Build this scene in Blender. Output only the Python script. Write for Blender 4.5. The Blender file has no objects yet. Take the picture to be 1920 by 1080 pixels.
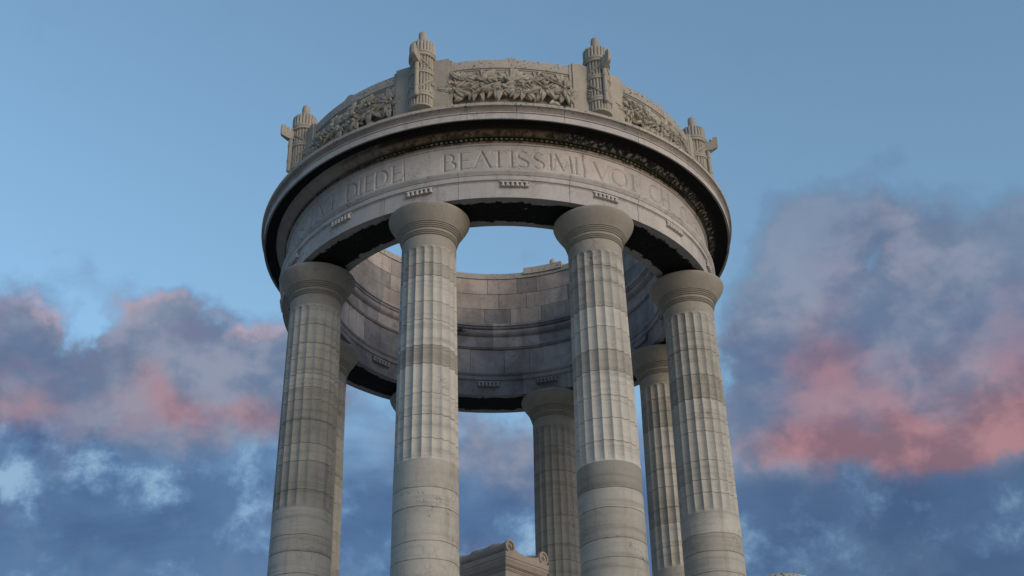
import bpy, math, random
import numpy as np
from mathutils import Matrix, Vector
R = math.radians
SC = bpy.context.scene
COL = SC.collection
rng = random.Random(7)

# ------------------------------------------------------------------ camera
PITCH, YAW, ROLL, FPX, DIST = .5412, .01228, -.0245, 2497.5, 24.343
Fv = Vector((math.sin(YAW)*math.cos(PITCH), math.cos(YAW)*math.cos(PITCH), math.sin(PITCH)))
R0 = Vector((math.cos(YAW), -math.sin(YAW), 0)); U0 = R0.cross(Fv)
Rv = math.cos(ROLL)*R0 + math.sin(ROLL)*U0
Uv = -math.sin(ROLL)*R0 + math.cos(ROLL)*U0
cd = bpy.data.cameras.new('camera'); cam = bpy.data.objects.new('camera', cd); COL.objects.link(cam)
cam.matrix_world = Matrix(((Rv.x, Uv.x, -Fv.x, 0), (Rv.y, Uv.y, -Fv.y, -DIST), (Rv.z, Uv.z, -Fv.z, 0), (0, 0, 0, 1)))
cd.sensor_width = 36; cd.lens = FPX*36/1920; cd.clip_end = 8000
SC.camera = cam

# ------------------------------------------------------------------ light and exposure
EXPO = 1.45
SUN_AZ, SUN_EL = 133, 9          # azimuth clockwise from +Y
SKY_STRENGTH = .126
SC.view_settings.view_transform = 'Standard'; SC.view_settings.look = 'None'
SC.view_settings.exposure = EXPO; SC.view_settings.gamma = 1
SC.cycles.use_denoising = True
SC.cycles.max_bounces = 8; SC.cycles.diffuse_bounces = 5
sl = bpy.data.lights.new('sun', 'SUN'); sl.energy = .72; sl.angle = R(44); sl.color = (1, .81, .64)
so = bpy.data.objects.new('sun', sl); COL.objects.link(so)
sdir = Vector((math.sin(R(SUN_AZ))*math.cos(R(SUN_EL)), math.cos(R(SUN_AZ))*math.cos(R(SUN_EL)), math.sin(R(SUN_EL))))
so.rotation_euler = sdir.to_track_quat('Z', 'Y').to_euler()


# ------------------------------------------------------------------ node expression helper
class X:
    def __init__(s, nt, sock): s.nt, s.k = nt, sock
    def _m(s, op, *a):
        n = s.nt.nodes.new('ShaderNodeMath'); n.operation = op
        for i, v in enumerate((s,)+a):
            if isinstance(v, X): s.nt.links.new(v.k, n.inputs[i])
            else: n.inputs[i].default_value = v
        return X(s.nt, n.outputs[0])
    def __add__(s, o): return s._m('ADD', o)
    __radd__ = __add__
    def __sub__(s, o): return s._m('SUBTRACT', o)
    def __mul__(s, o): return s._m('MULTIPLY', o)
    __rmul__ = __mul__
    def __truediv__(s, o): return s._m('DIVIDE', o)
    def __neg__(s): return s._m('MULTIPLY', -1.)
    def __rsub__(s, o): return (-s)+o
    def abs(s): return s._m('ABSOLUTE')
    def max(s, o): return s._m('MAXIMUM', o)
    def min(s, o): return s._m('MINIMUM', o)
    def pow(s, o): return s._m('POWER', o)
    def sat(s): return s.max(0.).min(1.)
    def ss(s, a, b):
        n = s.nt.nodes.new('ShaderNodeMapRange'); n.interpolation_type = 'SMOOTHSTEP'
        s.nt.links.new(s.k, n.inputs[0]); n.inputs[1].default_value = a; n.inputs[2].default_value = b
        return X(s.nt, n.outputs[0])
    def gauss(s): return s.nt and (s*-1.)._m('EXPONENT')


def vec_scale(nt, v, sc, off=(0, 0, 0)):
    n = nt.nodes.new('ShaderNodeMapping'); nt.links.new(v, n.inputs[0])
    n.inputs['Scale'].default_value = sc; n.inputs['Location'].default_value = off
    return n.outputs[0]
def noise(nt, v, scale, detail=5, rough=.55, dist=0., col=False):
    n = nt.nodes.new('ShaderNodeTexNoise'); nt.links.new(v, n.inputs['Vector'])
    n.inputs['Scale'].default_value = scale; n.inputs['Detail'].default_value = detail
    n.inputs['Roughness'].default_value = rough; n.inputs['Distortion'].default_value = dist
    return n.outputs['Color'] if col else X(nt, n.outputs['Fac'])
def mixc(nt, f, a, b, mode='MIX'):
    n = nt.nodes.new('ShaderNodeMix'); n.data_type = 'RGBA'; n.blend_type = mode
    for i, v in ((0, f), (6, a), (7, b)):
        if isinstance(v, X): nt.links.new(v.k, n.inputs[i])
        elif isinstance(v, (tuple, list)): n.inputs[i].default_value = (*v, 1)
        elif isinstance(v, (int, float)): n.inputs[i].default_value = v
        else: nt.links.new(v, n.inputs[i])
    return n.outputs[2]
def lin(r, g, b, k=1.):
    f = lambda c: (c/255/12.92 if c <= 10 else ((c/255+.055)/1.055)**2.4)*k
    return (f(r), f(g), f(b))


# ------------------------------------------------------------------ sky: Nishita dusk with banks of cloud
w = bpy.data.worlds.new('World'); SC.world = w; w.use_nodes = True
nt = w.node_tree; nt.nodes.clear()
out = nt.nodes.new('ShaderNodeOutputWorld')
sky = nt.nodes.new('ShaderNodeTexSky'); sky.sky_type = 'NISHITA'; sky.sun_disc = False
sky.sun_elevation = R(SUN_EL); sky.sun_rotation = R(SUN_AZ); sky.ozone_density = 2.0; sky.dust_density = 1.2; sky.air_density = 1.
bg1 = nt.nodes.new('ShaderNodeBackground'); hs = nt.nodes.new('ShaderNodeHueSaturation'); hs.inputs['Saturation'].default_value = .98; hs.inputs['Value'].default_value = .86; hs.inputs['Hue'].default_value = .492; nt.links.new(sky.outputs[0], hs.inputs['Color']); nt.links.new(hs.outputs[0], bg1.inputs[0]); bg1.inputs[1].default_value = SKY_STRENGTH
bg2 = nt.nodes.new('ShaderNodeBackground'); bg2.inputs[1].default_value = 1.
mx = nt.nodes.new('ShaderNodeMixShader')
nt.links.new(bg1.outputs[0], mx.inputs[1]); nt.links.new(bg2.outputs[0], mx.inputs[2]); nt.links.new(mx.outputs[0], out.inputs[0])
tc = nt.nodes.new('ShaderNodeTexCoord'); D = tc.outputs['Generated']
sep = nt.nodes.new('ShaderNodeSeparateXYZ'); nt.links.new(D, sep.inputs[0])
dx, dy, dz = (X(nt, sep.outputs[i]) for i in range(3))
az = dx._m('ARCTAN2', dy)*57.2958            # degrees clockwise from +Y
el = dz._m('ARCSINE')*57.2958
wn = nt.nodes.new('ShaderNodeSeparateColor'); nt.links.new(noise(nt, D, 7., 6, .6, 0., True), wn.inputs[0])
wx, wy = X(nt, wn.outputs[0])-.5, X(nt, wn.outputs[1])-.5
azw, elw = az+wx*9., el+wy*9.
azs, els = az+wx*4., el+wy*4.
def blob(a, e, sa, se, k=1., src=None):
    A, E = src or (azw, elw)
    p, q = (A-a)/sa, (E-e)/se
    return ((p*p+q*q)*-1.)._m('EXPONENT')*k
def total(l):
    t = blob(*l[0])
    for b in l[1:]: t = t+blob(*b)
    return t
n_big = noise(nt, vec_scale(nt, D, (1, 1, 1.4)), 8.5, 9, .53, .1)
n_mid = noise(nt, vec_scale(nt, D, (1, 1, 1.3), (3, 1, 2)), 21., 8, .55, .15)
n_soft = noise(nt, vec_scale(nt, D, (1, 1, 1.9), (5, 5, 1)), 7., 7, .55, .3)
n_pk = noise(nt, vec_scale(nt, D, (1, 1, 1.6), (2, 8, 1)), 13., 7, .55, .3)
K = 2**-EXPO
# high bank: grey cumulus with dusty rose lower edges
bank = total([(-22.8, 25.8, 4.6, 2.9, 1.05), (-15.6, 26.8, 4.2, 2.9, 1.1), (-11.0, 26.4, 3.2, 2.4, .95), (2, 24.3, 9, 2.2, .62), (17.6, 28., 3.8, 4.7, 1.1), (24.5, 27.8, 5, 4.0, 1.1), (13., 25., 2.8, 3.0, 1.), (13.4, 28.6, 2.4, 2.8, .75), (-15.2, 29.3, 2.0, 1.2, .55), (-19.4, 27.5, 1.0, 1.3, -.75), (-20.2, 30.2, 1.0, 1.2, .22), (16.5, 31.6, 3.0, 1.8, .5), (18.6, 29.9, .6, .8, -.5), (-10.6, 28.3, 1.2, 1., .4), (1.6, 32.4, 2.6, 1.0, .36), (20, 24, 7, 2., .6), (-18, 24.2, 6, 1.5, .4), (-62, 26, 16, 8, .8), (75, 30, 18, 9, .8), (-130, 24, 20, 7, .6), (160, 40, 20, 9, .7)])
hq = bank+(n_big-.5)*1.15+(n_mid-.5)*.65
hm = hq.ss(.22, .78)
body = mixc(nt, n_mid.ss(.38, .64), lin(104, 122, 150, K), lin(142, 148, 168, K))
body = mixc(nt, n_soft.ss(.46, .66)*.65, body, lin(86, 106, 142, K))
body = mixc(nt, (el-29.).ss(-1., 2.5)*n_big.ss(.4, .6)*.7, body, lin(134, 152, 176, K))
body = mixc(nt, n_pk.ss(.48, .62)*.35, body, lin(126, 118, 146, K))
body = mixc(nt, hm.ss(.8, .3)*.5, body, lin(150, 168, 194, K))
pinkb = total([(-16.0, 26.0, 2.1, 1.3, .85), (-15.0, 25.0, .9, .9, .3), (-11.6, 25.3, 2.2, 1.0, .95), (-22.8, 23.9, 3.4, 1.4, .95), (14.0, 23.6, 3.2, 1.2, 1.05), (20.5, 23.0, 5.0, 1.35, 1.3), (15.5, 26., 3.2, 1.8, .7), (23, 24.6, 5., 2.2, .6), (6, 23.6, 3, 1., .5), (-5, 24.2, 4, 1.2, .35), (-60, 23, 10, 3, .8), (70, 26, 14, 3, .8)])
pk = (pinkb*.95+(n_pk-.5)*1.0+(n_mid-.5)*.4).ss(.05, 1.3)
pinkc = mixc(nt, n_mid.ss(.38, .62), lin(138, 102, 112, K), lin(178, 128, 132, K))
body = mixc(nt, pk*.84, body, pinkc)
# rosy tops where the light still catches the billows
topl = total([(-14.5, 29.2, 4.0, .9, 1.), (-21.0, 28.2, 1.2, .9, 1.), (-10.2, 27.6, 1.5, .8, .8), (13.6, 28.2, 1.0, .9, .8), (19., 29.6, .7, .7, .8)])
body = mixc(nt, topl*hq.ss(.95, .55)*n_mid.ss(.40, .56)*1.0, body, lin(214, 172, 176, K))
# low deck: slate blue stratocumulus with pale gaps
lm = ((24.3-az*.04-els).max(-4.)*.20+(n_soft-.5)*1.5).ss(-.55, .40)
n_gap = noise(nt, vec_scale(nt, D, (1, 1, 1.15), (1, 7, 3)), 15., 10, .64, .1)
gap = (n_gap+(n_soft-.5)*.2+blob(-18.4, 23.2, 1.7, .9, .09)+blob(-15.4, 23.3, 1.0, .6, .07)+blob(-12.0, 22.4, .9, 2.0, .13)+blob(-13.4, 20.0, 1.3, .8, .17)+blob(-21.6, 21.6, 1.0, .7, .14)+blob(-3, 20.2, 2., 1.5, .06)+blob(15.5, 21.3, 2.2, .8, .10)+blob(21, 19.2, 3., 1.4, .11)+blob(-17.5, 19.0, 2.5, .8, .06)+blob(1, 21., 1.2, 1.2, .06)+blob(14, 18.5, 1.5, .8, .08)-blob(-17., 20.6, 3., 1.2, .08))
deck = mixc(nt, n_soft.ss(.38, .64), lin(82, 112, 152, K), lin(62, 90, 132, K))
deck = mixc(nt, n_mid.ss(.46, .68)*.6, deck, lin(98, 124, 158, K))
deck = mixc(nt, n_pk.ss(.55, .70)*.35, deck, lin(104, 104, 144, K))
deck = mixc(nt, gap.ss(.50, .62)*.55, deck, lin(108, 144, 184, K))
deck = mixc(nt, gap.ss(.57, .72)*.85, deck, lin(150, 184, 212, K))
deck = mixc(nt, az.ss(6., 13.)*.45, deck, lin(64, 84, 116, K))
cc = mixc(nt, hm*(1.-((23.1-az*.055)-els).ss(-.5, .8)*.9), deck, body)
nt.links.new(cc, bg2.inputs[0])
cover = (1.-(1.-hm*.96)*(1.-lm*.95))
# thin veil so the blue is not perfectly even
veil = (noise(nt, vec_scale(nt, D, (1, 1, 2.)), 4., 6, .6, .5)).ss(.55, .85)*.16
nt.links.new((cover.max(veil)).k, mx.inputs[0])


# ------------------------------------------------------------------ stone materials
def stone(name, base, dark, mott=.55, bed=0., streak=0., pits=0., vein=.35, tone=.22, crust=None, rough=.82, crack=.6, hue=.3):
    m = bpy.data.materials.new(name); m.use_nodes = True; t = m.node_tree
    bs = t.nodes['Principled BSDF']
    g = t.nodes.new('ShaderNodeNewGeometry'); P = g.outputs['Position']
    at = t.nodes.new('ShaderNodeAttribute'); at.attribute_name = 'tone'; tn = X(t, at.outputs['Fac'])
    n1 = noise(t, P, 1.1, 6, .6, .6); n2 = noise(t, P, 14., 7, .68); n3 = noise(t, P, 4.2, 6, .6, .8)
    c = mixc(t, n1.ss(.34, .68)*mott, base, dark)
    c = mixc(t, n3.ss(.5, .72)*.4*mott, c, tuple(a*b for a, b in zip(dark, (.92, .86, .82))))
    if bed:
        b1 = noise(t, vec_scale(t, P, (.25, .25, 6.)), 1.3, 6, .66, .25)
        c = mixc(t, b1.ss(.48, .68)*bed, c, tuple(.62*a for a in dark))
        c = mixc(t, b1.ss(.46, .3)*bed*.5, c, tuple(min(1, 1.14*a) for a in base))
    if vein:
        v = (noise(t, P, 1.7, 5, .6, 1.5)-.5).abs()
        c = mixc(t, v.ss(.012, .0)*noise(t, P, .9, 2).ss(.48, .62)*vein, c, tuple(.45*a for a in dark))
    if streak:
        s1 = noise(t, vec_scale(t, P, (5, 5, .45)), 1.2, 6, .62)
        c = mixc(t, s1.ss(.5, .72)*streak, c, (.085, .08, .072))
    c = mixc(t, 1., c, (1, 1, 1), 'MULTIPLY')
    # per-block tone (each block or drum was cut from different stone)
    gain = (tn*tone+1.)*((n2-.5)*.30+1.)
    gc = t.nodes.new('ShaderNodeCombineColor')
    for i, k in enumerate((1., .5, 0.)):
        t.links.new((gain+(tn*2.7)._m('SINE')*tone*hue*(k-.5)).k, gc.inputs[i])
    c = mixc(t, 1., c, gc.outputs[0], 'MULTIPLY')
    h = n2*.5+n3*.5
    if pits:
        pv = noise(t, vec_scale(t, P, (1, 1, 1.7)), 19., 3, .6)
        pm = pv.ss(.585, .63)*noise(t, P, 2.1, 3).ss(.36, .54)*pits
        c = mixc(t, pm, c, (.03, .028, .026)); h = h-pm*1.5
    if crust: c = crust(t, P, c)
    cr = (noise(t, P, 1.9, 6, .62, 2.2)-.5).abs().ss(.0065, .002)*noise(t, P, 1.15, 3).ss(.56, .62)
    c = mixc(t, cr*crack, c, (.05, .045, .04)); h = h-cr*crack
    sp = noise(t, P, 30., 2, .5).ss(.715, .75)*noise(t, P, 1.3, 3).ss(.5, .64)*.8
    c = mixc(t, sp, c, (.05, .047, .042))
    t.links.new(c, bs.inputs['Base Color']); bs.inputs['Roughness'].default_value = rough
    bs.inputs['Specular IOR Level'].default_value = .25
    bu = t.nodes.new('ShaderNodeBump'); bu.inputs['Strength'].default_value = .35; bu.inputs['Distance'].default_value = .02
    t.links.new(h.k, bu.inputs['Height']); t.links.new(bu.outputs[0], bs.inputs['Normal'])
    return m


def radius_of(t, P):
    s = t.nodes.new('ShaderNodeSeparateXYZ'); t.links.new(P, s.inputs[0])
    x, y, z = (X(t, s.outputs[i]) for i in range(3))
    return (x*x+y*y).pow(.5), z, x
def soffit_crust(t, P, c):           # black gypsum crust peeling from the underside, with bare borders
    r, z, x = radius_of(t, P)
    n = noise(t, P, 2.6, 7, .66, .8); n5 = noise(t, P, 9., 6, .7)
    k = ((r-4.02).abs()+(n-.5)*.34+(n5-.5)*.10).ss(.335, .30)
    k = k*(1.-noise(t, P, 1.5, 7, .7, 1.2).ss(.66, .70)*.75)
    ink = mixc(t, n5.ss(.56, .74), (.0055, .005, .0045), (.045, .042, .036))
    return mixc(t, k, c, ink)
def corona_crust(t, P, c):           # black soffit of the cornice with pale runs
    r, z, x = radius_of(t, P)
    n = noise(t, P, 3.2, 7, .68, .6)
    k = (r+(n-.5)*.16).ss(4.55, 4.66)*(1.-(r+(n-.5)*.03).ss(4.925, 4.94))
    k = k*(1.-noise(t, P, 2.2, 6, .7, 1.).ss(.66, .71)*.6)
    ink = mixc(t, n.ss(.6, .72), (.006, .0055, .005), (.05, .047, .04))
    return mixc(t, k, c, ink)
def bed_crust(t, P, c):              # rust brown and moss on the bed mould
    r, z, x = radius_of(t, P)
    n = noise(t, P, 2.4, 7, .7, .8); n2 = noise(t, vec_scale(t, P, (4, 4, .8)), 2.2, 6, .65)
    front = (x+(n-.5)*2.4).ss(-3.4, -1.6)
    brown = mixc(t, n2.ss(.4, .62), (.07, .042, .022), (.32, .20, .11))
    brown = mixc(t, noise(t, P, 22., 4, .7).ss(.56, .66)*.6, brown, (.26, .22, .15))
    c = mixc(t, front*n.ss(.26, .40)*.95, c, brown)
    right = (x+(n-.5)*.8).ss(.9, 1.5)
    c = mixc(t, right*(z+(n2-.5)*.08).ss(15.16, 15.22)*.93, c, (.022, .019, .016))
    runs = noise(t, vec_scale(t, P, (4.6, 4.6, .10)), 2.6, 6, .66)
    c = mixc(t, runs.ss(.50, .58)*right*n2.ss(.30, .5)*.95, c, (.42, .37, .31))
    moss = (z+(n-.5)*.03-15.17).abs().ss(.065, .02)*front*.95
    c = mixc(t, moss*n2.ss(.25, .5), c, (.016, .020, .007))
    c = mixc(t, (z-15.207).abs().ss(.016, .006)*front*n2.ss(.35, .6)*.8, c, (.07, .085, .028))
    return mixc(t, front*(z+(n2-.5)*.12).ss(15.27, 15.31)*.95, c, (.022, .014, .009))


BASE, DARK = (.44, .405, .36), (.31, .28, .245)
M_FACE = stone('dressed_limestone', (.59, .55, .49), (.44, .40, .355), crack=1., mott=.6, vein=.6, streak=.22, tone=.10)
M_WALL = stone('inner_ashlar', (.46, .40, .345), (.29, .245, .21), mott=.95, vein=.6, streak=.3, tone=.30)
M_SHAFT = stone('column_limestone', (.50, .475, .405), (.365, .345, .29), mott=.5, bed=.5, streak=.24, vein=.35, tone=.26, crack=.9, hue=-.10)
M_CAP = stone('capital_limestone', (.40, .365, .30), (.31, .28, .225), mott=.5, bed=.0, vein=.5, streak=.10, tone=.10)
M_PIT = stone('pitted_coping', (.51, .46, .38), (.39, .345, .285), mott=.5, pits=.95, vein=.1, tone=.12)
M_CARVE = stone('carved_limestone', (.475, .43, .345), (.345, .31, .245), mott=.6, vein=.2, streak=.12, tone=.10)
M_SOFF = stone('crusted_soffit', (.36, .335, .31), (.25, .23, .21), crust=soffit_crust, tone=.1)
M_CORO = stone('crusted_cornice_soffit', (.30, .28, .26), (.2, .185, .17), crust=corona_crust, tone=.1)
M_BED = stone('stained_bed_mould', (.36, .33, .295), (.25, .225, .2), crust=bed_crust, tone=.1)
M_ALTAR = stone('altar_limestone', (.45, .39, .325), (.34, .29, .24), mott=.4, vein=.2, tone=.1)
M_STEP = stone('podium_stone', (.42, .385, .33), (.32, .29, .25), mott=.6, tone=.2)
M_GROUND = stone('paved_ground', (.30, .27, .23), (.20, .18, .15), mott=.6, tone=0., vein=0)
M_LOWSHADE = stone('shaded_ring_stone', (.44, .40, .385), (.25, .225, .22), mott=1., vein=.7, streak=.25, tone=.26, crack=.9)  # greyer than the upper inner wall: dimmer light of the lower ring in its colour
M_CYMA = stone('dark_cyma', (.34, .305, .265), (.22, .195, .17), mott=.7, pits=.6, tone=.12)  # cyma band darker than the other cornice mouldings, with pits
def leafmat():
    m = bpy.data.materials.new('leaf_green'); m.use_nodes = True; t = m.node_tree; b = t.nodes['Principled BSDF']
    g = t.nodes.new('ShaderNodeNewGeometry'); n = noise(t, g.outputs['Position'], 30., 3)
    t.links.new(mixc(t, n.ss(.35, .65), (.02, .04, .015), (.05, .085, .03)), b.inputs['Base Color']); b.inputs['Roughness'].default_value = .6
    return m
M_LEAF = leafmat()


# ------------------------------------------------------------------ mesh helpers
class MB:
    def __init__(s): s.v = []; s.f = []; s.t = []; s.m = []; s.n = 0
    def add(s, verts, faces, tone=0., mat=0):
        s.v.append(np.asarray(verts, float).reshape(-1, 3)); k = s.n; s.n += len(s.v[-1])
        nf = len(faces)
        s.f += [tuple(i+k for i in f) for f in faces]
        s.t += list(tone) if hasattr(tone, '__len__') else [tone]*nf
        s.m += list(mat) if hasattr(mat, '__len__') else [mat]*nf
    def build(s, name, mats, parent=None, loc=(0, 0, 0), rotz=0., sharp=32):
        me = bpy.data.meshes.new(name)
        me.from_pydata(np.concatenate(s.v).tolist(), [], s.f)
        for m in (mats if isinstance(mats, (list, tuple)) else [mats]): me.materials.append(m)
        a = me.attributes.new('tone', 'FLOAT', 'FACE'); a.data.foreach_set('value', np.array(s.t, np.float32))
        me.polygons.foreach_set('material_index', np.array(s.m, np.int32))
        me.polygons.foreach_set('use_smooth', [True]*len(me.polygons)); me.set_sharp_from_angle(angle=R(sharp))
        me.update()
        return link(name, me, parent, loc, rotz)
def link(name, me, parent=None, loc=(0, 0, 0), rotz=0.):
    o = bpy.data.objects.new(name, me); COL.objects.link(o)
    o.location = loc; o.rotation_euler = (0, 0, rotz)
    if parent is not None: o.parent = parent
    return o
def tag(o, label=None, cat=None, group=None, kind=None):
    for k, v in (('label', label), ('category', cat), ('group', group), ('kind', kind)):
        if v: o[k] = v
    return o
def cyl(r, a, z):     # a in degrees from the viewer's side, clockwise positive to the right
    return (r*math.sin(R(a)), -r*math.cos(R(a)), z)


def revolve(mb, prof, joints=(), seg=240, groove=.010, wdeg=.10, mats=None, closed=True, centre=None, tr=.0, rnd=None):
    """turn a section loop [(r, z)] round the axis; thin recessed joints at the given angles, a tone per block"""
    rnd = rnd or rng
    prof = np.array(prof, float)
    c = prof.mean(0) if centre is None else np.array(centre)
    cols = [(a, 0.) for a in np.linspace(0, 360, seg, endpoint=False)]
    js = sorted(j % 360 for j in joints)
    cols = [q for q in cols if all(abs((q[0]-j+180) % 360-180) > wdeg*2.2 for j in js)]
    for j in js: cols += [(j-wdeg, 0.), (j-wdeg*.4, groove), (j+wdeg*.4, groove), (j+wdeg, 0.)]
    cols.sort(key=lambda q: q[0])
    V = []
    for a, g in cols:
        p = prof
        if g:
            d = prof-c; p = c+d*(1-g/np.maximum(np.linalg.norm(d, axis=1), .05))[:, None]
        for r, z in p: V.append(cyl(r, a, z))
    n, m = len(cols), len(prof); F = []; T = []; MM = []
    tones = [rnd.uniform(-1, 1) for _ in range(len(js)+1)]
    for i in range(n):
        am = cols[i][0]+1e-4; b = sum(1 for j in js if j < am) % max(1, len(js))
        ii = (i+1) % n
        for k in range(m if closed else m-1):
            kk = (k+1) % m
            F.append((i*m+k, ii*m+k, ii*m+kk, i*m+kk)); T.append(tones[b]); MM.append(mats[k] if mats else 0)
    mb.add(V, F, T, MM)


def lathe(mb, prof, cx=0, cy=0, seg=48, tone=0., mat=0):
    V = []; m = len(prof)
    for i in range(seg):
        a = 2*math.pi*i/seg
        for r, z in prof: V.append((cx+r*math.cos(a), cy+r*math.sin(a), z))
    F = [(i*m+k, (i+1) % seg*m+k, (i+1) % seg*m+k+1, i*m+k+1) for i in range(seg) for k in range(m-1)]
    mb.add(V, F, tone, mat)
    for k, flip in ((0, True), (m-1, False)):
        if prof[k][0] > 1e-4:
            f = [i*m+k for i in range(seg)]
            mb.add(np.asarray(V)[f], [tuple(range(seg))[::-1] if flip else tuple(range(seg))], tone, mat)
def box(mb, x0, x1, y0, y1, z0, z1, tone=0., mat=0, rot=None, bev=.0):
    V = np.array([(x, y, z) for z in (z0, z1) for y in (y0, y1) for x in (x0, x1)], float)
    if rot is not None: V = V@np.array(rot).T
    mb.add(V, [(0, 2, 3, 1), (4, 5, 7, 6), (0, 1, 5, 4), (2, 6, 7, 3), (0, 4, 6, 2), (1, 3, 7, 5)], tone, mat)
def curved_box(mb, r0, r1, a0, a1, z0, z1, n=6, tone=0., mat=0):
    A = np.linspace(a0, a1, n+1); V = []
    for a in A:
        for r, z in ((r0, z0), (r1, z0), (r1, z1), (r0, z1)): V.append(cyl(r, a, z))
    F = []
    for i in range(n):
        for k in range(4): F.append((i*4+k, (i+1)*4+k, (i+1)*4+(k+1) % 4, i*4+(k+1) % 4))
    F += [(3, 2, 1, 0), (n*4, n*4+1, n*4+2, n*4+3)]
    mb.add(V, F, tone, mat)
def tube(mb, pts, rad, seg=8, tone=0., mat=0):
    pts = [Vector(p) for p in pts]; V = []; n = len(pts)
    rads = rad if hasattr(rad, '__len__') else [rad]*n
    for i, p in enumerate(pts):
        d = (pts[min(i+1, n-1)]-pts[max(i-1, 0)]).normalized()
        u = d.orthogonal().normalized() if i == 0 else (u-d*u.dot(d)).normalized()
        w_ = d.cross(u)
        for k in range(seg):
            a = 2*math.pi*k/seg; V.append(p+(u*math.cos(a)+w_*math.sin(a))*rads[i])
    F = [(i*seg+k, i*seg+(k+1) % seg, (i+1)*seg+(k+1) % seg, (i+1)*seg+k) for i in range(n-1) for k in range(seg)]
    F += [tuple(range(seg))[::-1], tuple((n-1)*seg+k for k in range(seg))]
    mb.add([tuple(v) for v in V], F, tone, mat)


PHI = -18.19                       # direction of the first column
COLA = [PHI+45*k for k in range(8)]
Z_BASE = 5.9
Z_SOF = 13.855

# ------------------------------------------------------------------ ground and stepped podium
mb = MB(); n = 48
xs = [-3000, -400, -120, -60, -30, -20, 20, 30, 60, 120, 400, 3000]
V = [(x, y, -1.6) for y in xs for x in xs]; k = len(xs)
mb.add(V, [(j*k+i, j*k+i+1, (j+1)*k+i+1, (j+1)*k+i) for j in range(k-1) for i in range(k-1)])
tag(mb.build('ground', M_GROUND), 'pale stone paving spreading around the monument steps', 'ground', kind='structure')
mb = MB(); prof = [(0, 5.9), (5.3, 5.9), (5.3, 5.73), (7.0, 5.72)]; r, z = 7.0, 5.72
while z > -1.55:
    z2 = max(z-.17, -1.59); prof += [(r, z2)]
    if z2 > -1.58: prof += [(r+.30, z2)]; r += .30
    z = z2
lathe(mb, prof[::-1], seg=96)
tag(mb.build('podium', M_STEP), 'round stepped stone platform carrying the columned monument', 'steps', kind='structure')

# ------------------------------------------------------------------ the monument
mon = bpy.data.objects.new('rotunda_monument', None); COL.objects.link(mon)
mon.location = (0, 0, Z_BASE)
tag(mon, 'pale stone open rotunda of eight fluted columns under an inscribed ring and carved parapet', 'monument')
mon_inv = (0, 0, -Z_BASE)
def part(mb_, name, mats, loc=(0, 0, 0), rotz=0., parent=None, sharp=32):
    if parent is None: return mb_.build(name, mats, mon, (loc[0], loc[1], loc[2]-Z_BASE), rotz, sharp)
    return mb_.build(name, mats, parent, loc, rotz, sharp)

# --- columns
NF = 20; SUB = 8
def shaft_radius(z): return .5322+(8.84-z)*(.5322-.4987)/(12.986-8.84) - .010*math.sin(math.pi*min(1, max(0, (z-5.9)/7.1)))*-1
DRUMS = {
 0: [(12.622, .1), (12.366, -.35), (11.831, .7), (11.456, .3), (10.951, .7), (10.591, -.75), (10.036, .8), (9.641, .5), (9.206, .6), (8.333, .05), (7.995, .5), (7.424, .1), (7.127, .3)],
 1: [(12.654, .1), (12.315, -.1), (11.795, -.35), (11.384, .7), (10.928, .3), (10.524, -.55), (10.036, .8), (9.619, .6), (9.201, .9), (8.361, -1.1), (8.013, .35), (7.493, -.4), (7.177, .2)],
 7: [(12.552, .3), (12.147, 0), (11.828, .1), (11.491, -.25), (11.204, .2), (10.952, -.6), (10.543, -.75), (10.068, -.85), (9.725, -.3), (9.176, -.85), (8.329, .1), (8.022, -.3)],
 2: [(12.532, .2), (12.154, 0), (11.6, -.1), (11.095, -.75), (10.677, .5), (10.406, .35), (9.824, .45), (9.441, .35), (9.186, .5), (8.41, .7), (8.071, -.3)],
 3: [(12.625, 0), (12.314, -.6), (11.946, -.9), (11.488, .2), (10.991, .35), (10.584, .3), (10.128, -.1), (9.792, -.5), (9.296, .5), (8.6, .3)],
 4: [(12.439, -.8), (11.855, -.6), (11.511, -.5), (10.785, -.6), (10.113, -.4), (9.754, -.5), (9.1, -.4)]}
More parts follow.
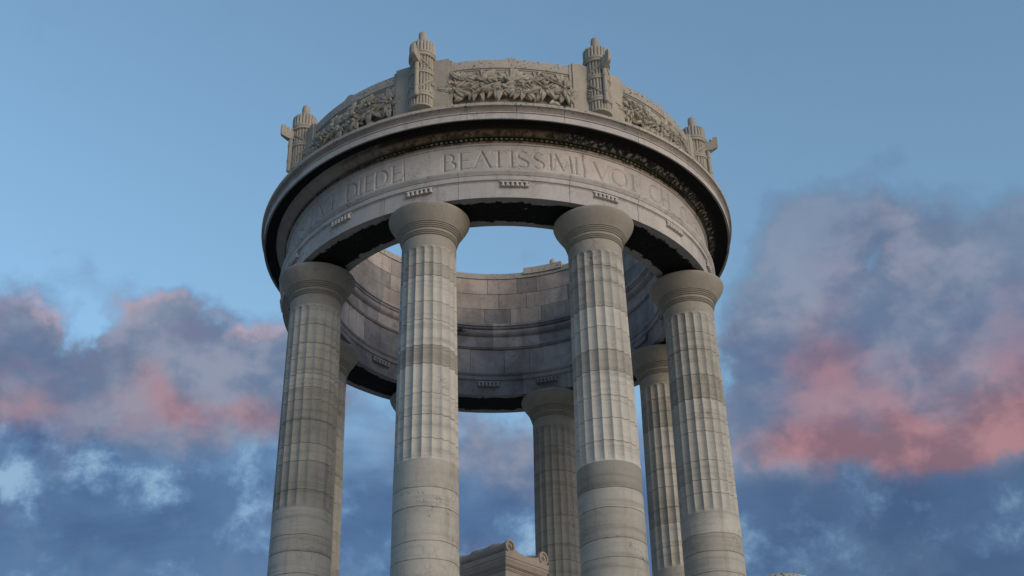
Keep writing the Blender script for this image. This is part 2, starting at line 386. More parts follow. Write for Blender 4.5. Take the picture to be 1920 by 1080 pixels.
def make_column(k):
    rnd = random.Random(100+k); mb_ = MB()
    a0 = COLA[k]; NC = NF*SUB
    zf = 8.83+(.0 if k in (0, 1, 2, 7) else .03)
    spec = DRUMS.get(k)
    if not spec:
        spec = []; z = 12.92-rnd.uniform(.2, .45)
        while z > 6.3: spec.append((z, rnd.uniform(-.8, .8))); z -= rnd.choice((.34, .46, .58, .52))*rnd.uniform(.9, 1.1)
    while spec[-1][0] > 6.5: spec = spec+[(spec[-1][0]-rnd.uniform(.35, .55), rnd.uniform(-.3, .5))]
    spec = [q for q in spec if abs(q[0]-zf) > .05]
    js = sorted((z, .013) for z, t_ in spec)
    seg_t = [t_ for z, t_ in sorted(spec)]+[.1]
    rows = []                                   # (z, inset, fluted)
    marks = js
    base = [5.9, 6.4, zf-.006, zf, zf+.001, zf+.06, 12.925, 12.926, 12.99]
    for b in base: rows.append((b, 0., zf+.0005 < b < 12.9255))
    for j, d in marks:
        fl = j > zf
        wd = .007 if d > .01 else .004
        rows += [(j-wd, 0., fl), (j-wd*.35, d, fl), (j+wd*.35, d, fl), (j+wd, 0., fl)]
    for s in np.arange(6.1, 12.9, .22):
        if all(abs(s-q[0]) > .03 for q in rows): rows.append((s, 0., s > zf))
    rows.sort(key=lambda q: q[0])
    # worn edges: each row wobbles a little where drums meet
    th = [2*math.pi*i/NC for i in range(NC)]
    ph1 = {}
    V = []
    for z, d, fl in rows:
        r0 = shaft_radius(z)
        for i in range(NC):
            t = (i % SUB)/SUB
            r = r0-d
            if fl:
                q = 2*t-1
                fade = min(1., (z-zf)/.05) if z < zf+.05 else 1.
                r -= .034*(1-q*q)*fade
            zo = z
            if d or (z not in base):
                zo = z+.004*math.sin(th[i]*3+z*5)+.003*math.sin(th[i]*7+z*9)
            if z == 12.926: zo = z+.048*(1-(2*t-1)**2)**.6
            if z == 12.925: zo = z+.004*(1-(2*t-1)**2)
            V.append((r*math.cos(th[i]), r*math.sin(th[i]), zo))
    T = []; F = []
    edges = [j[0] for j in js]
    tone_above = [0.]+[t_ for z, t_ in sorted(spec)]      # a listed tone belongs to the drum resting on that joint
    for a in range(len(rows)-1):
        zm = (rows[a][0]+rows[a+1][0])/2; b = sum(1 for e in edges if e < zm)
        tt = tone_above[b]
        if zm > zf and b and edges[b-1] < zf and b+1 < len(tone_above): tt = tone_above[b+1]   # the fluting starts on a new drum
        for i in range(NC):
            ii = (i+1) % NC
            F.append((a*NC+i, a*NC+ii, (a+1)*NC+ii, (a+1)*NC+i)); T.append(tt)
    mb_.add(V, F, T)
    mb_.add(np.array(V[:NC]), [tuple(range(NC))[::-1]])
    x, y, _ = cyl(4.0, a0, 0)
    c = part(mb_, 'column', M_SHAFT, (x, y, 0), rnd.uniform(0, .3), sharp=38)
    # capital: neck, annulets, spreading echinus
    cb = MB()
    P = [(.40, 12.985), (.4987, 12.987), (.4985, 13.205)]
    for r, z in [(.506, 13.225), (.515, 13.256), (.524, 13.287), (.545, 13.352), (.557, 13.386), (.570, 13.420), (.584, 13.454)]:
        P += [(r-.022, z), (r-.02, z+.008), (r+.004, z+.011), (r+.009, z+.026), (r+.004, z+.029)]
    ech = [(.594, 13.480), (.628, 13.528), (.660, 13.575), (.690, 13.622), (.717, 13.668), (.737, 13.706), (.749, 13.738), (.753, 13.755), (.751, 13.770), (.738, 13.783), (.70, 13.788)]
    P += ech+[(.62, 13.789), (.62, Z_SOF+.004)]
    lathe(cb, P, seg=72, tone=rnd.uniform(-.6, .6))
    cp = part(cb, 'capital', M_CAP, parent=c, sharp=40)
    cp.rotation_euler = (0, 0, 0)
    return c
for k in range(8): make_column(k)

# --- architrave ring
RI = 3.556
jA = [a+s for a in COLA for s in (-9.4, 9.4)]
P = [(4.494, Z_SOF), (4.496, 14.195), (4.505, 14.198), (4.505, 14.212), (4.535, 14.222), (4.535, 14.315), (4.528, 14.320), (4.545, 14.328), (4.55, 14.345), (4.575, 14.37), (4.585, 14.40), (4.585, 14.412), (4.40, 14.415),
     (3.62, 14.415), (3.508, 14.412), (3.508, 14.395), (3.52, 14.37), (3.545, 14.345), (3.525, 14.335), (3.525, 14.245), (3.55, 14.235), (3.55, 14.20), (RI, 14.195), (RI, Z_SOF)]
mt = [0]*len(P); mt[-1] = 1
for i in range(13, 23): mt[i] = 2
mb = MB(); revolve(mb, P, jA, mats=mt, wdeg=.09, groove=.014)
arch = part(mb, 'architrave', [M_FACE, M_SOFF, M_LOWSHADE])
def regula_mesh(inner):
    m_ = MB(); R1 = 3.545 if inner else 4.50; sg = -1 if inner else 1; hw = .262
    a = math.degrees(hw/R1)
    curved_box(m_, R1-.03 if not inner else R1-.032, R1+.032 if not inner else R1+.03, -a, a, 14.172, 14.20)
    for i in range(6):
        an = (-hw+.045+i*(2*hw-.09)/5)/R1
        rr = R1+sg*.022
        lathe(m_, [(.040, 14.075), (.041, 14.085), (.030, 14.13), (.022, 14.174)], rr*math.sin(an), -rr*math.cos(an), 12)
    return m_
ro = regula_mesh(False).build('guttae_block', M_FACE, arch); ri = regula_mesh(True).build('guttae_block', M_LOWSHADE, arch)
for k in range(16):
    for src in (ro, ri):
        o = src if k == 0 else src.copy()
        if k: COL.objects.link(o)
        o.parent = arch; o.rotation_euler = (0, 0, R(PHI+22.5*k))

# --- frieze with the cut inscription
TH, TN = .030, .0155
def arcpts(cx, cy, rx, ry, a0, a1, n=14):
    return [(cx+rx*math.cos(R(a)), cy+ry*math.sin(R(a))) for a in np.linspace(a0, a1, n)]
def poly(pts, w0, w1=None):
    o = []
    for i in range(len(pts)-1): o.append((*pts[i], *pts[i+1], w0 if w1 is None else w0+(w1-w0)*math.sin(math.pi*(i+.5)/(len(pts)-1))))
    return o
def serif(x, y, w=.07): return [(x-w, y, x+w, y, TN)]
def glyph(c):
    H = .36
    if c == 'I': return [(0, 0, 0, H, TH)]+serif(0, 0)+serif(0, H)
    if c == 'T': return [(0, 0, 0, H, TH), (-.13, H, .13, H, TN)]+serif(0, 0)+[(-.13, H, -.13, H-.04, TN), (.13, H, .13, H-.04, TN)]
    if c == 'E': return [(-.08, 0, -.08, H, TH), (-.12, 0, .10, 0, TN), (-.08, H*.52, .07, H*.52, TN), (-.12, H, .10, H, TN)]
    if c == 'L': return [(-.08, 0, -.08, H, TH), (-.12, 0, .10, 0, TN)]+serif(-.08, H, .05)
    if c == 'H': return [(-.11, 0, -.11, H, TH), (.11, 0, .11, H, TH), (-.11, H*.52, .11, H*.52, TN)]+sum([serif(x, y, .05) for x in (-.11, .11) for y in (0, H)], [])
    if c == 'A': return [(-.15, 0, 0, H, TN), (.15, 0, 0, H, TH), (-.09, .13, .09, .13, TN)]+serif(-.15, 0, .04)+serif(.15, 0, .05)
    if c == 'V': return [(-.15, H, 0, 0, TH), (.15, H, 0, 0, TN)]+serif(-.15, H, .05)+serif(.15, H, .04)
    if c == 'M': return [(-.17, 0, -.14, H, TN), (-.14, H, 0, .03, TH), (.14, H, 0, .03, TN), (.17, 0, .14, H, TH)]+serif(-.17, 0, .04)+serif(.17, 0, .05)
    if c == 'D': return [(-.12, 0, -.12, H, TH)]+poly([(-.12, H)]+arcpts(-.02, H/2, .15, H/2, 90, -90)+[(-.12, 0)], TN, TH*1.1)
    if c == 'B': return [(-.10, 0, -.10, H, TH)]+poly([(-.1, H)]+arcpts(-.02, H*.76, .09, H*.24, 90, -90, 9)+[(-.1, H*.52)], TN, TH)+poly([(-.1, H*.52)]+arcpts(-.01, H*.26, .12, H*.26, 90, -90, 9)+[(-.1, 0)], TN, TH)
    if c == 'O': return poly(arcpts(0, H/2, .17, H/2+.005, 60, -120), TN, TH)+poly(arcpts(0, H/2, .17, H/2+.005, 60, 240), TN, TH)
    if c == 'C': return poly(arcpts(.02, H/2, .17, H/2+.005, 55, 305, 22), TN, TH)
    if c == 'S': return poly(arcpts(0, H*.75, .085, H*.25, 35, 200, 9)+[(-.06, H*.60), (.06, H*.42)]+arcpts(0, H*.25, .095, H*.25, 20, -150, 9), TN, TH)
    if c == 'R': return [(-.10, 0, -.10, H, TH), (0, H*.48, .14, 0, TH)]+poly([(-.1, H)]+arcpts(-.02, H*.75, .1, H*.25, 90, -90, 9)+[(-.1, H*.5)], TN, TH)
    if c == 'F': return [(-.07, 0, -.07, H, TH), (-.07, H*.52, .07, H*.52, TN), (-.11, H, .10, H, TN)]+serif(-.07, 0, .05)
    return []
LETTERS = [('C', -78), ('H', -73.5), ('A', -68), ('L', -64.3), ('S', -60.2), ('O', -57.), ('L', -53.6), ('V', -48.77), ('I', -45.23), ('D', -38.25), ('I', -35.4), ('E', -32.6), ('D', -29.), ('E', -24.6), ('B', -11.1), ('E', -7.4), ('A', -3.33),
           ('T', .6), ('I', 3.76), ('S', 6.4), ('S', 10.2), ('I', 13.15), ('M', 16.2), ('I', 19.6), ('V', 26.3), ('O', 31.5), ('I', 35.7), ('C', 43.2), ('H', 47.5), ('O', 56.5), ('F', 60.5), ('F', 63.6), ('R', 67.), ('I', 70.), ('S', 73), ('T', 76.5), ('E', 80)]
RF, ZF0, ZF1 = 4.470, 14.413, 15.052
NA, NZ = 1760, 76
AA = np.linspace(-97, 97, NA); ZZ = np.linspace(ZF0, ZF1, NZ)
SA, SZ = np.meshgrid(RF*np.radians(AA), ZZ, indexing='ij')
dep = np.zeros_like(SA)
def cut(x0, z0, x1, z1, hw, depth=1.):
    pad = hw+.02
    i0, i1 = np.searchsorted(SA[:, 0], [min(x0, x1)-pad, max(x0, x1)+pad]); j0, j1 = np.searchsorted(ZZ, [min(z0, z1)-pad, max(z0, z1)+pad])
    if i1 <= i0 or j1 <= j0: return
    X_, Z_ = SA[i0:i1, j0:j1], SZ[i0:i1, j0:j1]
    L2 = (x1-x0)**2+(z1-z0)**2+1e-12
    t = np.clip(((X_-x0)*(x1-x0)+(Z_-z0)*(z1-z0))/L2, 0, 1)
    d = np.hypot(X_-x0-t*(x1-x0), Z_-z0-t*(z1-z0))
    dep[i0:i1, j0:j1] = np.maximum(dep[i0:i1, j0:j1], np.maximum(0, hw-d)*depth)
for c, a in LETTERS:
    s0 = RF*R(a)
    for x0, z0, x1, z1, hw in glyph(c): cut(s0+x0, 14.551+z0, s0+x1, 14.551+z1, hw, 1.15)
nr = np.random.RandomState(3)
for a, z0, z1, hw in ((-22.6, 14.43, 14.98, .016), (-12.9, 14.50, 14.95, .006), (21.7, 14.45, 15.03, .024), (33.4, 14.42, 15.05, .007), (10.2, 14.42, 15.05, .004), (45.6, 14.6, 15.04, .010), (-36.2, 14.45, 14.95, .012), (-57.5, 14.42, 15.05, .008), (62, 14.42, 15.05, .01), (-80, 14.42, 15.05, .006)):
    zs = np.arange(z0, z1, .03); ss = RF*R(a)+np.cumsum(nr.uniform(-.006, .006, len(zs)))*(hw > .005)
    for i in range(len(zs)-1): cut(ss[i], zs[i], ss[i+1], zs[i+1], hw*nr.uniform(.7, 1.3) if hw > .005 else hw, 1.3)
RR = RF-dep
ar = np.radians(AA)[:, None]
VG = np.stack([RR*np.sin(ar), -RR*np.cos(ar), SZ], -1).reshape(-1, 3)
mb = MB()
idx = np.arange(NA*NZ).reshape(NA, NZ)
FG = np.stack([idx[:-1, :-1], idx[1:, :-1], idx[1:, 1:], idx[:-1, 1:]], -1).reshape(-1, 4)
btone = np.zeros((NA-1, NZ-1)); bl = np.searchsorted([-80, -57.5, -36.2, -12.8, 10.2, 33.4, 62], (AA[:-1]+AA[1:])/2)
btone += np.array([rng.uniform(-.8, .8) for _ in range(8)])[bl][:, None]
mb.add(VG, [tuple(f) for f in FG.tolist()], btone.reshape(-1).tolist())
bk = [(a) for a in np.linspace(97, 263, 60)]
V = []
for a in bk: V += [cyl(RF, a, ZF0), cyl(RF, a, ZF1)]
mb.add(V, [(2*i, 2*i+2, 2*i+3, 2*i+1) for i in range(59)])
# inner face: one course of plain blocks
def blocks(mb_, Rr, z0, z1, joints, mat=0, gap=.010, rnd=rng, amp=.006, light=()):
    js = sorted(j % 360 for j in joints)
    for i, a in enumerate(js):
        b = js[(i+1) % len(js)]+(360 if i == len(js)-1 else 0)
        g = math.degrees(gap/2/Rr); n_ = max(3, int((b-a)/1.5)); dr = rnd.uniform(0, amp); tn = rnd.uniform(-1, 1)
        curved_box(mb_, Rr-dr, Rr+.06, a+g, b-g, z0+gap/2, z1-gap/2, n_, tn, mat)
def rj(step, rnd, off=0):
    o = []; a = off
    while a < 360+off-step*.6: o.append(a); a += step*rnd.uniform(.65, 1.4)
    return o
r5 = random.Random(5)
blocks(mb, RI, 14.416, 15.065, rj(13, r5), 1, rnd=r5)
revolve(mb, [(RI+.035, 14.414), (RI+.035, 15.066), (RI+.3, 15.066), (RI+.3, 14.414)], seg=120, mats=[2]*4)
part(mb, 'frieze', [M_FACE, M_LOWSHADE, M_LOWSHADE], sharp=60)

# --- cornice
jC = [-53, -38, -22, -6, 4.6, 15, 33, 49, 64]+[80+17*i+rng.uniform(-3, 3) for i in range(13)]
dz = .035
P = [(4.44, 15.050), (4.492, 15.052), (4.495, 15.070), (4.482, 15.075), (4.482, 15.083), (4.502, 15.088), (4.505, 15.128), (4.485, 15.135), (4.485, 15.195), (4.545, 15.20), (4.552, 15.222), (4.575, 15.235), (4.62, 15.262), (4.67, 15.302), (4.69, 15.330), (4.70, 15.345), (4.715, 15.350),
     (4.93, 15.330), (4.937, 15.29), (4.978, 15.282), (4.982, 15.400), (4.950, 15.403), (4.950, 15.423), (4.985, 15.424), (4.985, 15.440), (4.966, 15.443), (4.968, 15.47), (4.980, 15.51), (5.003, 15.535), (5.010, 15.546), (5.036, 15.549), (5.042, 15.553), (5.042, 15.615), (5.03, 15.622), (4.55, 15.77), (4.40, 15.775),
     (3.60, 15.72), (3.435, 15.705), (3.435, 15.645), (3.462, 15.64), (3.475, 15.60), (3.52, 15.575), (3.52, 15.55), (3.462, 15.54), (3.465, 15.485), (3.50, 15.43), (3.555, 15.40), (RI+.003, 15.13), (3.522, 15.12), (3.522, 15.105), (3.55, 15.10), (3.55, 15.085), (3.515, 15.08), (3.52, 15.062), (3.6, 15.061)]
mt = [0]*len(P)
for i in range(5, 16): mt[i] = 2
for i in range(16, 19): mt[i] = 1
for i in range(25, 29): mt[i] = 6
for i in range(29, 35): mt[i] = 3
for i in range(35, len(P)): mt[i] = 4
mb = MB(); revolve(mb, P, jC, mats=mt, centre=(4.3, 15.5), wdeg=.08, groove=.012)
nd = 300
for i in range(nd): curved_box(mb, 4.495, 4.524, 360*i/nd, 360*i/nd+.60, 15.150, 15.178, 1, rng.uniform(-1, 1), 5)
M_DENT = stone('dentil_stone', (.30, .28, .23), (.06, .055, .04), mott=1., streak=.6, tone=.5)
cor = part(mb, 'cornice', [M_FACE, M_CORO, M_BED, M_PIT, M_LOWSHADE, M_DENT, M_CYMA])

# --- parapet ring
mb = MB()
jP = [PHI+22.5+45*k for k in range(8)]
P = [(4.452, 15.74), (4.452, 16.085), (4.42, 16.09), (4.345, 16.10), (4.345, 16.78), (4.40, 16.80), (4.43, 16.86), (4.432, 16.885), (4.448, 16.89), (4.448, 16.915), (4.470, 16.922), (4.478, 17.08), (4.468, 17.125), (4.44, 17.135),
     (3.60, 17.17), (3.535, 17.165), (3.53, 17.015), (RI+.05, 17.0), (RI+.05, 15.70)]
mt = [0]*len(P)
for i in range(10, 17): mt[i] = 1
mt[17] = 2
revolve(mb, P, jP, mats=mt, wdeg=.07)
r6 = random.Random(11)
for z0, z1, st, of in ((15.708, 16.17, 14, 3), (16.17, 16.585, 15, 9), (16.585, 17.008, 11, 5)): blocks(mb, RI, z0, z1, rj(st, r6, of), 2, rnd=r6, amp=.008)
for a in jP:                       # little ridge where two coping stones meet
    V = []
    for s in (-1.7, -.5, .5, 1.7):
        for r in (4.28, 4.476): V.append(cyl(r, a+s, 17.12 if abs(s) > 1 else 17.178)); V.append(cyl(r, a+s, 17.05))
    F = []
    for i in range(3):
        b = i*4; F += [(b, b+2, b+6, b+4), (b+2, b+3, b+7, b+6), (b+1, b, b+4, b+5)]
    mb.add(V, F, 0, 1)
para = part(mb, 'parapet', [M_CARVE, M_PIT, M_WALL])

# piers behind the bundles
pm = MB()
for s in (-1, 1):
    a0, a1 = sorted((s*2.6, s*7.0))
    curved_box(pm, 4.30, 4.515, a0, a1, 16.045, 17.205, 4, .2)
    curved_box(pm, 4.30, 4.53, a0, a1+.0, 15.74, 16.044, 4, -.1)
    a2, a3 = sorted((s*7.0, s*7.75))
    curved_box(pm, 4.30, 4.487, a2, a3, 15.745, 17.17, 1, -.2)
curved_box(pm, 4.30, 4.46, -2.6, 2.6, 15.742, 17.20, 4, -.1)
curved_box(pm, 3.50, 4.299, -8., 8., 17.10, 17.27, 10, .2, 1)
o0 = part(pm, 'pier', [M_CARVE, M_PIT])
def spread(o, angs):
    res = [o]; o.rotation_euler[2] = R(angs[0])
    for a in angs[1:]:
        c = o.copy(); COL.objects.link(c); c.parent = o.parent; c.rotation_euler = (0, 0, R(a)); res.append(c)
    return res
spread(o0, COLA)

# --- bundles of rods with an axe
RB = 4.49; RBK = 1.03
fm = MB(); NR = 22
def ribbon(mb_, r, z, h, t=.018, tilt=0, a0=0, a1=360, n=44):
    V = []; A = np.linspace(a0, a1, n+1)
    for a in A:
        zz = z+tilt*(a-a0)/(a1-a0)
        for rr, zo in ((r-.03, -h/2), (r, -h/2), (r+t, -h/2+.008), (r+t, -h*.12), (r+t*.6, -h*.09), (r+t*.6, h*.09), (r+t, h*.12), (r+t, h/2-.008), (r, h/2), (r-.03, h/2)):
            V.append(cyl(rr, a, zz+zo))
    m_ = 10; F = [(i*m_+k, (i+1)*m_+k, (i+1)*m_+k+1, i*m_+k+1) for i in range(n) for k in range(m_-1)]
    mb_.add(V, F, .1)
for i in range(NR):
    a = 360*i/NR; r = .205
    x, y, _ = cyl(r, a, 0)
    x2, y2, _ = cyl(r+.017, a, 0)
    tube(fm, [(x, y, 16.0), (x, y, 17.2)], .0275, 8, rng.uniform(-.6, .6))
    top = 17.60+rng.uniform(-.012, .012)
    tube(fm, [(x2, y2, 17.2), (x2, y2, top-.02), (x2, y2, top)], [.031, .031, .02], 8, rng.uniform(-.6, .6))
lathe(fm, [(.0, 15.985), (.236, 15.985), (.238, 16.02), (.20, 16.03)], seg=44, tone=-.2)
lathe(fm, [(.18, 16.0), (.18, 17.22), (.198, 17.24), (.198, 17.54)], seg=32, tone=-.3)
lathe(fm, [(.085, 15.70), (.085, 15.99)], seg=16)
lathe(fm, [(.08, 17.5), (.08, 17.89), (.072, 17.94), (.045, 17.975), (0, 17.985)], seg=20, tone=.1)
ribbon(fm, .234, 17.27, .13, .026); ribbon(fm, .230, 16.82, .10); ribbon(fm, .230, 16.28, .12)
# crossing straps and a knotted tie
for s in (1, -1):
    ribbon(fm, .232, 16.40, .055, .012, .34, s*10, s*100, 16)
    ribbon(fm, .232, 17.08, .055, .012, -.24, s*20, s*90, 16)
    for q in range(10):
        a = s*(70+rng.uniform(-16, 18)); z = 16.38+rng.uniform(-.12, .28)
        p = [cyl(.235+.02*math.sin(u*3.1), a+s*u*22, z+u*rng.uniform(-.02, .05)) for u in (0, .35, .7, 1)]
        tube(fm, p, [.012, .02, .018, .008], 6, rng.uniform(-.4, .4))
fm.v = [v*np.array([RBK, RBK, 1.])+np.array([0, 0, .045]) for v in fm.v]
fa = part(fm, 'rod_bundle', [M_CARVE], cyl(RB, COLA[0], 0), R(COLA[0]), sharp=40)
am = MB(); yh = -.292
tube(am, [(0, yh, 16.17), (0, yh, 16.185), (0, yh, 17.22)], [.036, .046, .046], 14, .1)
for z in (16.44, 16.83): lathe(am, [(.046, z-.035), (.054, z-.028), (.054, z+.028), (.046, z+.035)], 0, yh, 14)
tube(am, [(0, yh+.10, 16.83), (0, yh, 16.83)], .03, 8); tube(am, [(0, yh+.10, 16.40), (0, yh, 16.40)], .03, 8)
# axe head outline (distance from handle outward, height)
OUT = [(.06, 17.00), (-.06, 16.985), (-.20, 17.045), (-.222, 17.08), (-.226, 17.20), (-.222, 17.31), (-.215, 17.315), (-.135, 17.32), (-.128, 17.30), (-.118, 17.235), (-.09, 17.205), (.06, 17.205)]
TK = [.055, .055, .035, .028, .026, .026, .026, .035, .038, .042, .048, .055]
V = [(-t_, yh+a, z) for (a, z), t_ in zip(OUT, TK)]+[(t_, yh+a, z) for (a, z), t_ in zip(OUT, TK)]
n_ = len(OUT)
am.add(V, [tuple(range(n_)), tuple(range(2*n_-1, n_-1, -1))]+[(i, n_+i, n_+(i+1) % n_, (i+1) % n_) for i in range(n_)], .1)
tube(am, [(-.05, yh-.075, 17.235), (0, yh-.085, 17.245), (.05, yh-.075, 17.235)], .028, 10)
tube(am, [(-.05, yh+.02, 17.235), (.05, yh+.02, 17.235)], .04, 10)
am.v = [v+np.array([0, .012, .045]) for v in am.v]
axe = am.build('axe', [M_CARVE], fa, sharp=30)
for a in COLA[1:]:
    f2 = fa.copy(); COL.objects.link(f2); f2.parent = mon; x, y, _ = cyl(RB, a, 0); f2.location = (x, y, -Z_BASE); f2.rotation_euler = (0, 0, R(a))
    a2 = axe.copy(); COL.objects.link(a2); a2.parent = f2

# --- laurel reliefs
def leaf(mb_, s, t, d, ang, L, W, lift, rnd, curl=.3):
    """one carved leaf: s along the wall, t up, d out of it; ang is the direction it points (deg, 90 = up)"""
    W *= 1.28; L *= 1.05; ca, sa = math.cos(R(ang)), math.sin(R(ang)); V = []
    st = [(0, .18, 0), (.25, .75, .55), (.5, 1., .9), (.75, .72, .75), (1, .03, .25)]
    for u, w_, h in st:
        for v, dh in ((-1, -.035), (-.55, .0), (0, -.010), (.55, .0), (1, -.035)):
            bend = curl*L*u*u*.35
            ls = u*L*ca-(v*w_*W/2+bend)*sa; lt = u*L*sa+(v*w_*W/2+bend)*ca
            dd = d+lift*h+dh*(1 if abs(v) == 1 else .9)
            r = 4.36+max(dd, .0); V.append(cyl(r, math.degrees((s+ls)/4.45), min(16.91, max(16.095, 16.115+t+lt))))
    F = [(i*5+k, i*5+k+1, (i+1)*5+k+1, (i+1)*5+k) for i in range(4) for k in range(4)]
    mb_.add(V, F, rnd.uniform(-1, 1))
def relief(seed):
    rnd = random.Random(seed); m_ = MB(); G = rnd.uniform
    for i in range(5):                                  # palmette-like sprays along the top
        cx = -1.03+.515*i+G(-.03, .03)
        for j in range(9):
            a = 90+(j-4)*24+G(-6, 6)
            leaf(m_, cx+math.cos(R(a))*.05, .52+G(-.02, .02), .04+G(0, .05), a, G(.27, .33)*(1 if abs(j-4) < 4 else .85), G(.085, .115), G(.05, .09), rnd, G(-.4, .4))
        for j in range(5):
            a = 90+(j-2)*34+G(-9, 9); leaf(m_, cx+G(-.03, .03), .46, .13, a, G(.15, .21), G(.06, .085), .05, rnd, G(-.6, .6))
    tube(m_, [cyl(4.45+.03*math.sin(q*3), math.degrees((-1.2+.2*q)/4.45), 16.115+.40+.05*math.sin(q*2.3)) for q in range(13)], .03, 8)
    for i in range(6):                                  # twigs with narrow leaves over the swag
        cx = -1.05+.42*i; ty = .40+G(-.05, .05); dr = -1 if i % 3 else 1; up = 1 if i % 2 else -1
        tube(m_, [cyl(4.54, math.degrees((cx+dr*.36*q)/4.45), 16.115+ty+.12*q*up) for q in (0, .35, .7, 1)], .012, 6)
        for q in range(10):
            u = q/9; side = 1 if q % 2 else -1; a = (0 if dr > 0 else 180)+side*G(26, 46)*dr
            leaf(m_, cx+dr*.36*u, ty+.12*u*up, .15+G(0, .04), a, G(.17, .25), G(.036, .055), .03, rnd, G(-.3, .3))
    for i in range(6):                                  # drooping clusters
        cx = -1.07+.43*i+G(-.05, .05); cy = .36+G(-.05, .04)
        for j in range(9):
            a = 270+(j-4)*25+G(-9, 9)
            leaf(m_, cx+math.cos(R(a))*.04, cy, .05+G(0, .06), a, G(.25, .36), G(.085, .125), G(.06, .11), rnd, G(-.5, .5))
        for j in range(4):
            a = 270+(j-1.5)*38+G(-9, 9); leaf(m_, cx+G(-.03, .03), cy+.03, .14, a, G(.16, .24), G(.07, .09), .05, rnd, G(-.6, .6))
        for j in range(3):
            x, y, z = cyl(4.375+.20, math.degrees((cx+G(-.1, .1))/4.45), 16.115+cy+G(-.14, .08)); r = G(.024, .034)
            lathe(m_, [(.001, z-r), (r*.7, z-r*.7), (r, z), (r*.7, z+r*.7), (.001, z+r)], x, y, 8)
    for i in range(12):
        leaf(m_, G(-1.15, 1.15), G(.05, .3), .03+G(0, .06), G(180, 360), G(.18, .28), G(.07, .11), G(.05, .09), rnd, G(-.6, .6))
    for i in range(4):                                  # short fillets showing between the sprays
        cx = -.772+.515*i; h = math.degrees(.10/4.45); c0 = math.degrees(cx/4.45)
        curved_box(m_, 4.36, 4.43, c0-h, c0+h, 16.115+.635, 16.115+.675, 2, .3)
    return m_
mids = jP
va, vb = relief(21), relief(33)
ra = part(va, 'laurel_relief', [M_CARVE], sharp=50); rb = part(vb, 'laurel_relief', [M_CARVE], sharp=50)
spread(ra, mids[0::2]); spread(rb, mids[1::2])

# ------------------------------------------------------------------ altar in the middle of the rotunda
ZT = 8.50
al = bpy.data.objects.new('altar', None); COL.objects.link(al); al.location = (.015, .02, Z_BASE); al.rotation_euler = (0, 0, R(45+2.5)) 
tag(al, 'square stone altar with two leafy bolster rolls on its moulded top, between the columns', 'altar')
def apart(m_, name, parent=al, sharp=32, mat=None):
    o = m_.build(name, mat or M_ALTAR, parent, (0, 0, -Z_BASE) if parent is al else (0, 0, 0), 0, sharp); return o
S = .60
def square_prof(mb_, prof):
    V = []
    for h, z in prof: V += [(-h, -h, z), (h, -h, z), (h, h, z), (-h, h, z)]
    F = [(i*4+k, i*4+(k+1) % 4, (i+1)*4+(k+1) % 4, (i+1)*4+k) for i in range(len(prof)-1) for k in range(4)]
    F += [(3, 2, 1, 0), tuple((len(prof)-1)*4+k for k in range(4))]
    mb_.add(V, F)
m_ = MB(); square_prof(m_, [(.62, 5.905), (.62, 6.3), (.56, 6.36), (.50, 6.42), (.485, 6.44), (.485, ZT-.31)])
apart(m_, 'altar_body')
m_ = MB(); square_prof(m_, [(.487, ZT-.309), (.50, ZT-.305), (.50, ZT-.285), (.515, ZT-.28), (.515, ZT-.255), (.53, ZT-.25), (.565, ZT-.22), (.585, ZT-.17), (.60, ZT-.145), (.60, ZT-.125), (.592, ZT-.12), (.592, ZT-.105), (.605, ZT-.10), (.605, ZT)])
slab = apart(m_, 'altar_cornice', sharp=25)
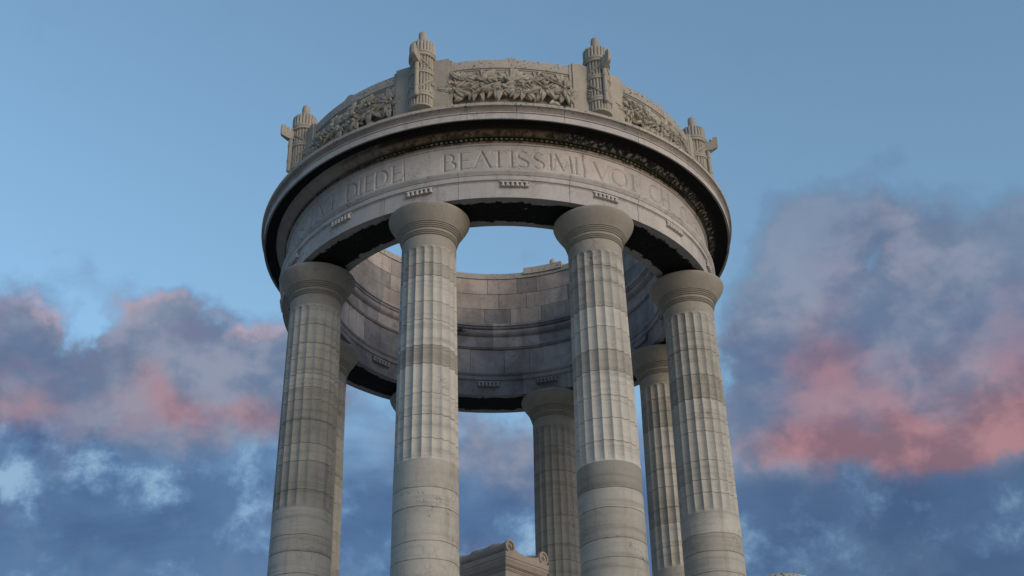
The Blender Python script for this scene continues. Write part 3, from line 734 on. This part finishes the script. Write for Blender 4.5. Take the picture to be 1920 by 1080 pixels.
def roll(y):
    m_ = MB(); rr = .105; zc = ZT+.115
    # bolster runs along local Y; end disc at -Y faces the viewer
    V = []; st = np.linspace(-.58, .58, 41); sg = 20; rn = random.Random(4)
    for q in st:
        u = abs(q)/.58; b = rr*(1.0+.10*math.cos(q*math.pi/1.16)-.16*math.exp(-((u-.74)/.10)**2)+.12*math.exp(-((u-.38)/.2)**2)-.10*math.exp(-(u/.12)**2))
        for k in range(sg):
            a = 2*math.pi*k/sg; rq = b+.016*math.sin(k*2.2+abs(q)*40)*math.sin(k*.9+q*23+1)*(1 if u < .66 else .1)+rn.uniform(-.006, .006)*(u < .66)
            V.append((y+rq*math.cos(a), q, zc+rq*math.sin(a)))
    F = [(i*sg+k, i*sg+(k+1) % sg, (i+1)*sg+(k+1) % sg, (i+1)*sg+k) for i in range(40) for k in range(sg)]
    F += [tuple(range(sg)), tuple(40*sg+k for k in range(sg))[::-1]]
    m_.add(V, F)
    o = apart(m_, 'bolster_roll', sharp=60)
    for s in (-1, 1):
        d = MB()
        def ring(r0, r1, t0, t1):
            P = [(r0, t0), (r1, t0), (r1, t1), (r0, t1)]; VV = []
            for k in range(28):
                a = 2*math.pi*k/28
                for r, t in P: VV.append((y+r*math.cos(a), s*(.58+t), zc+r*math.sin(a)))
            d.add(VV, [(k*4+j, (k+1) % 28*4+j, (k+1) % 28*4+(j+1) % 4, k*4+(j+1) % 4) for k in range(28) for j in range(4)])
        ring(.092, .126, -.02, .026); ring(.0, .016, -.02, .04)
        VV = []
        for k in range(10):
            r = .088 if k % 2 == 0 else .030; a = math.pi/2+2*math.pi*k/10
            VV.append((y+r*math.cos(a), s*.572, zc+r*math.sin(a)))
        VV += [(y, s*.622, zc)]
        d.add(VV, [(k, (k+1) % 10, 10) for k in range(10)])
        d.build('star_disc', M_ALTAR, o, (0, 0, 0), 0, 20)
    return o
roll(-.47); roll(.47)
for s in (-1, 1):                   # concave gable between the rolls
    m_ = MB(); pts = [(-.47, ZT+.06)]+[(-.40+.8*i/16, ZT+.04+.10*(abs(i-8)/8)**2.4) for i in range(17)]+[(.47, ZT+.06), (.47, ZT+.001), (-.47, ZT+.001)]
    V = [(x, s*.55-.03, z) for x, z in pts]+[(x, s*.55+.03, z) for x, z in pts]; n_ = len(pts)
    m_.add(V, [tuple(range(n_)), tuple(range(2*n_-1, n_-1, -1))]+[(i, n_+i, n_+(i+1) % n_, (i+1) % n_) for i in range(n_)])
    apart(m_, 'gable')

# ------------------------------------------------------------------ small things
m_ = MB()
lathe(m_, [(.50, 5.905), (.50, 6.02), (.46, 6.06), (.455, 6.36), (.48, 6.40), (.535, 6.43), (.54, 6.50), (.525, 6.508), (.525, 6.522), (.545, 6.53), (.545, 6.585), (.50, 6.605), (0, 6.62)], seg=64)
pd = m_.build('round_pedestal', M_PIT, None, (0, 0, 0)); pd.location = (0, 0, 0)
for v in pd.data.vertices: v.co.z -= 5.9
pd.location = (4.13, -4.85, 5.725)
tag(pd, 'low round stone pedestal with grooved rim standing right of the columns', 'pedestal')
m_ = MB(); rl = random.Random(9)
for i in range(26):
    a = rl.uniform(0, 6.28); L = rl.uniform(.08, .2); u = Vector((math.cos(a)*.7, math.sin(a)*.7-.25, rl.uniform(.1, .9))).normalized(); s_ = u.orthogonal().normalized()*rl.uniform(.012, .025)
    p = Vector((rl.uniform(-.05, .05), rl.uniform(-.03, .03), rl.uniform(-.05, .05)))
    m_.add([tuple(p), tuple(p+u*L*.5+s_), tuple(p+u*L), tuple(p+u*L*.5-s_)], [(0, 1, 2, 3)])
pl = m_.build('weed', M_LEAF, None, cyl(3.46, 195.6, 15.46))
tag(pl, 'small dark green weed rooted on the moulding inside the ring wall', 'plant')
